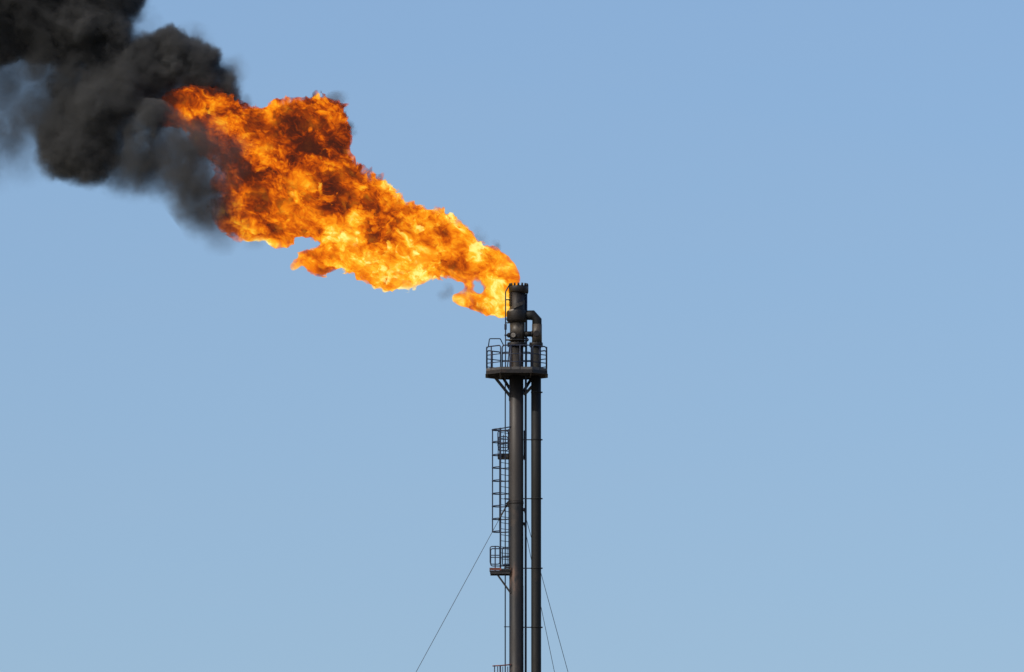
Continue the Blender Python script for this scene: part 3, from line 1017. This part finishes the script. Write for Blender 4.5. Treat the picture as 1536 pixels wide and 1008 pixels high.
def smoke_material():
    m = bpy.data.materials.new('oil_smoke')
    m.use_nodes = True
    nt = m.node_tree
    nt.nodes.clear()
    out = nn(nt, 'ShaderNodeOutputMaterial')
    geo = nn(nt, 'ShaderNodeTexCoord')
    pos = geo.outputs['Object']
    wn = vol_noise(nt, pos, 0.45, 8, 0.66)
    wv = nn(nt, 'ShaderNodeVectorMath', operation='SUBTRACT')
    nt.links.new(wn.outputs['Color'], wv.inputs[0])
    wv.inputs[1].default_value = (.5, .5, .5)
    w2 = nn(nt, 'ShaderNodeVectorMath', operation='MULTIPLY_ADD')
    nt.links.new(wv.outputs[0], w2.inputs[0])
    w2.inputs[1].default_value = (2.9, 2.9, 2.9)
    nt.links.new(pos, w2.inputs[2])
    vec = w2.outputs[0]
    tot = None
    for b in SMB:
        f = math2(nt, 'MULTIPLY', falloff(nt, vec, at(b[0], b[1], b[3]), b[2] * U * 1.10, 0.5 if b[4] > 0.6 else 0.12), b[4])
        tot = f if tot is None else math2(nt, 'MAXIMUM', tot, f)
    for gx, gy, gr, gk in SM_GAP:
        # lanes of clear air that run through the smoke along the depth
        flat = nn(nt, 'ShaderNodeVectorMath', operation='MULTIPLY', ins={1: (1, 0, 1)})
        nt.links.new(vec, flat.inputs[0])
        c = at(gx, gy, 0)
        f = math2(nt, 'MULTIPLY', falloff(nt, flat.outputs[0], (c.x, 0, c.z), gr * 1.8 * U, 0.2), -gk)
        tot = math2(nt, 'MULTIPLY', tot, math2(nt, 'ADD', f, 1.0))
    bil = vol_noise(nt, vec, 0.8, 8, 0.66, 0.4).outputs['Fac']
    bil = mrange(nt, bil, 0.34, 0.66, 0.15, 1.7)
    den = math2(nt, 'MULTIPLY', math2(nt, 'MULTIPLY', tot, bil), 3.5)
    vs = nn(nt, 'ShaderNodeVolumeScatter', ins={'Color': (0.15, 0.154, 0.156, 1), 'Anisotropy': 0.2})
    nt.links.new(den, vs.inputs['Density'])
    ab = nn(nt, 'ShaderNodeVolumeAbsorption', ins={'Color': (0.15, 0.154, 0.156, 1)})
    nt.links.new(den, ab.inputs['Density'])
    ad = nn(nt, 'ShaderNodeAddShader')
    nt.links.new(vs.outputs[0], ad.inputs[0])
    nt.links.new(ab.outputs[0], ad.inputs[1])
    nt.links.new(ad.outputs[0], out.inputs['Volume'])
    nt.links.new(film(nt).outputs[0], out.inputs['Surface'])
    m.cycles.volume_step_rate = 1.8
    return m


sc_, sr_ = blob_xyz(SMB)
CS = 0.3
P2, lo2, n2_ = grid(sc_, sr_ * 1.05, 1.2, CS)
D2 = smin_field(P2, sc_, sr_ * 1.12, 0.2)
D2 = D2 + perlin(P2, 2.4, 9.1) * 0.5 + perlin(P2, 1.0, 29.1) * 0.3
v_, q_ = surface_nets(D2.reshape(n2_), lo2, CS)
smoke = np_mesh('smoke_plume', v_, q_, smoke_material())
tag(smoke, 'black and grey smoke billowing beyond the far end of the flame', 'smoke')

# ------------------------------------------------------------------ light
SKY_LIFT, SKY_K, SKY_SAT, SKY_STR = 0.10, 0.60, 1.29, 0.13
SUN_EL, SUN_AZ = math.radians(40), math.radians(232)   # azimuth clockwise from +Y: behind the camera, to its left
w = bpy.data.worlds.new("World")
scene.world = w
w.use_nodes = True
nt = w.node_tree
bg = nt.nodes['Background']
sky = nt.nodes.new('ShaderNodeTexSky')
sky.sky_type = 'NISHITA'
sky.sun_disc = False
sky.sun_elevation = SUN_EL
sky.sun_rotation = SUN_AZ
sky.air_density = 1.0
sky.dust_density = 2.8
sky.ozone_density = 0.9
# the horizon haze of the sky model is replaced by the clearer blue a little higher up
stc = nn(nt, 'ShaderNodeTexCoord')
smp = nn(nt, 'ShaderNodeMapping', ins={'Location': (0, 0, SKY_LIFT), 'Scale': (1, 1, SKY_K)})
nt.links.new(stc.outputs['Generated'], smp.inputs[0])
nt.links.new(smp.outputs[0], sky.inputs[0])
hs = nn(nt, 'ShaderNodeHueSaturation', ins={0: 0.508, 1: SKY_SAT})
nt.links.new(sky.outputs[0], hs.inputs['Color'])
hz = nn(nt, 'ShaderNodeMapping', ins={'Rotation': (0, 0.06, 0), 'Scale': (9, 9, 55)})
nt.links.new(stc.outputs['Generated'], hz.inputs[0])
hn = vol_noise(nt, hz.outputs[0], 1.0, 6, 0.55, 0.5)
hm = nn(nt, 'ShaderNodeMix', data_type='RGBA')
hm.inputs[7].default_value = (2.6, 3.0, 3.5, 1)
nt.links.new(mrange(nt, hn.outputs['Fac'], 0.35, 0.75, 0.0, 0.045), hm.inputs[0])
nt.links.new(hs.outputs[0], hm.inputs[6])
nt.links.new(hm.outputs[2], bg.inputs['Color'])
bg.inputs['Strength'].default_value = SKY_STR

sd = bpy.data.lights.new('sun', 'SUN')
sd.energy = 2.4
sd.angle = math.radians(0.53)
sd.color = (1.0, 0.94, 0.85)
so = bpy.data.objects.new('sun', sd)
dirv = Vector((math.sin(SUN_AZ) * math.cos(SUN_EL), math.cos(SUN_AZ) * math.cos(SUN_EL), math.sin(SUN_EL)))
so.rotation_euler = dirv.to_track_quat('Z', 'Y').to_euler()
so.location = (0, 0, 80)
COL.objects.link(so)

# ------------------------------------------------------------------ render settings
scene.render.engine = 'CYCLES'
cy = scene.cycles
cy.volume_step_rate = 0.06
cy.volume_max_steps = 1024
cy.volume_bounces = 2
cy.max_bounces = 6
cy.transparent_max_bounces = 64
cy.use_denoising = True
cy.denoiser = 'OPENIMAGEDENOISE'
cy.denoising_input_passes = 'RGB_ALBEDO_NORMAL'
cy.denoising_prefilter = 'ACCURATE'
vs_ = scene.view_settings
vs_.view_transform = 'Standard'
vs_.look = 'None'
vs_.exposure = 0.27
vs_.gamma = 1
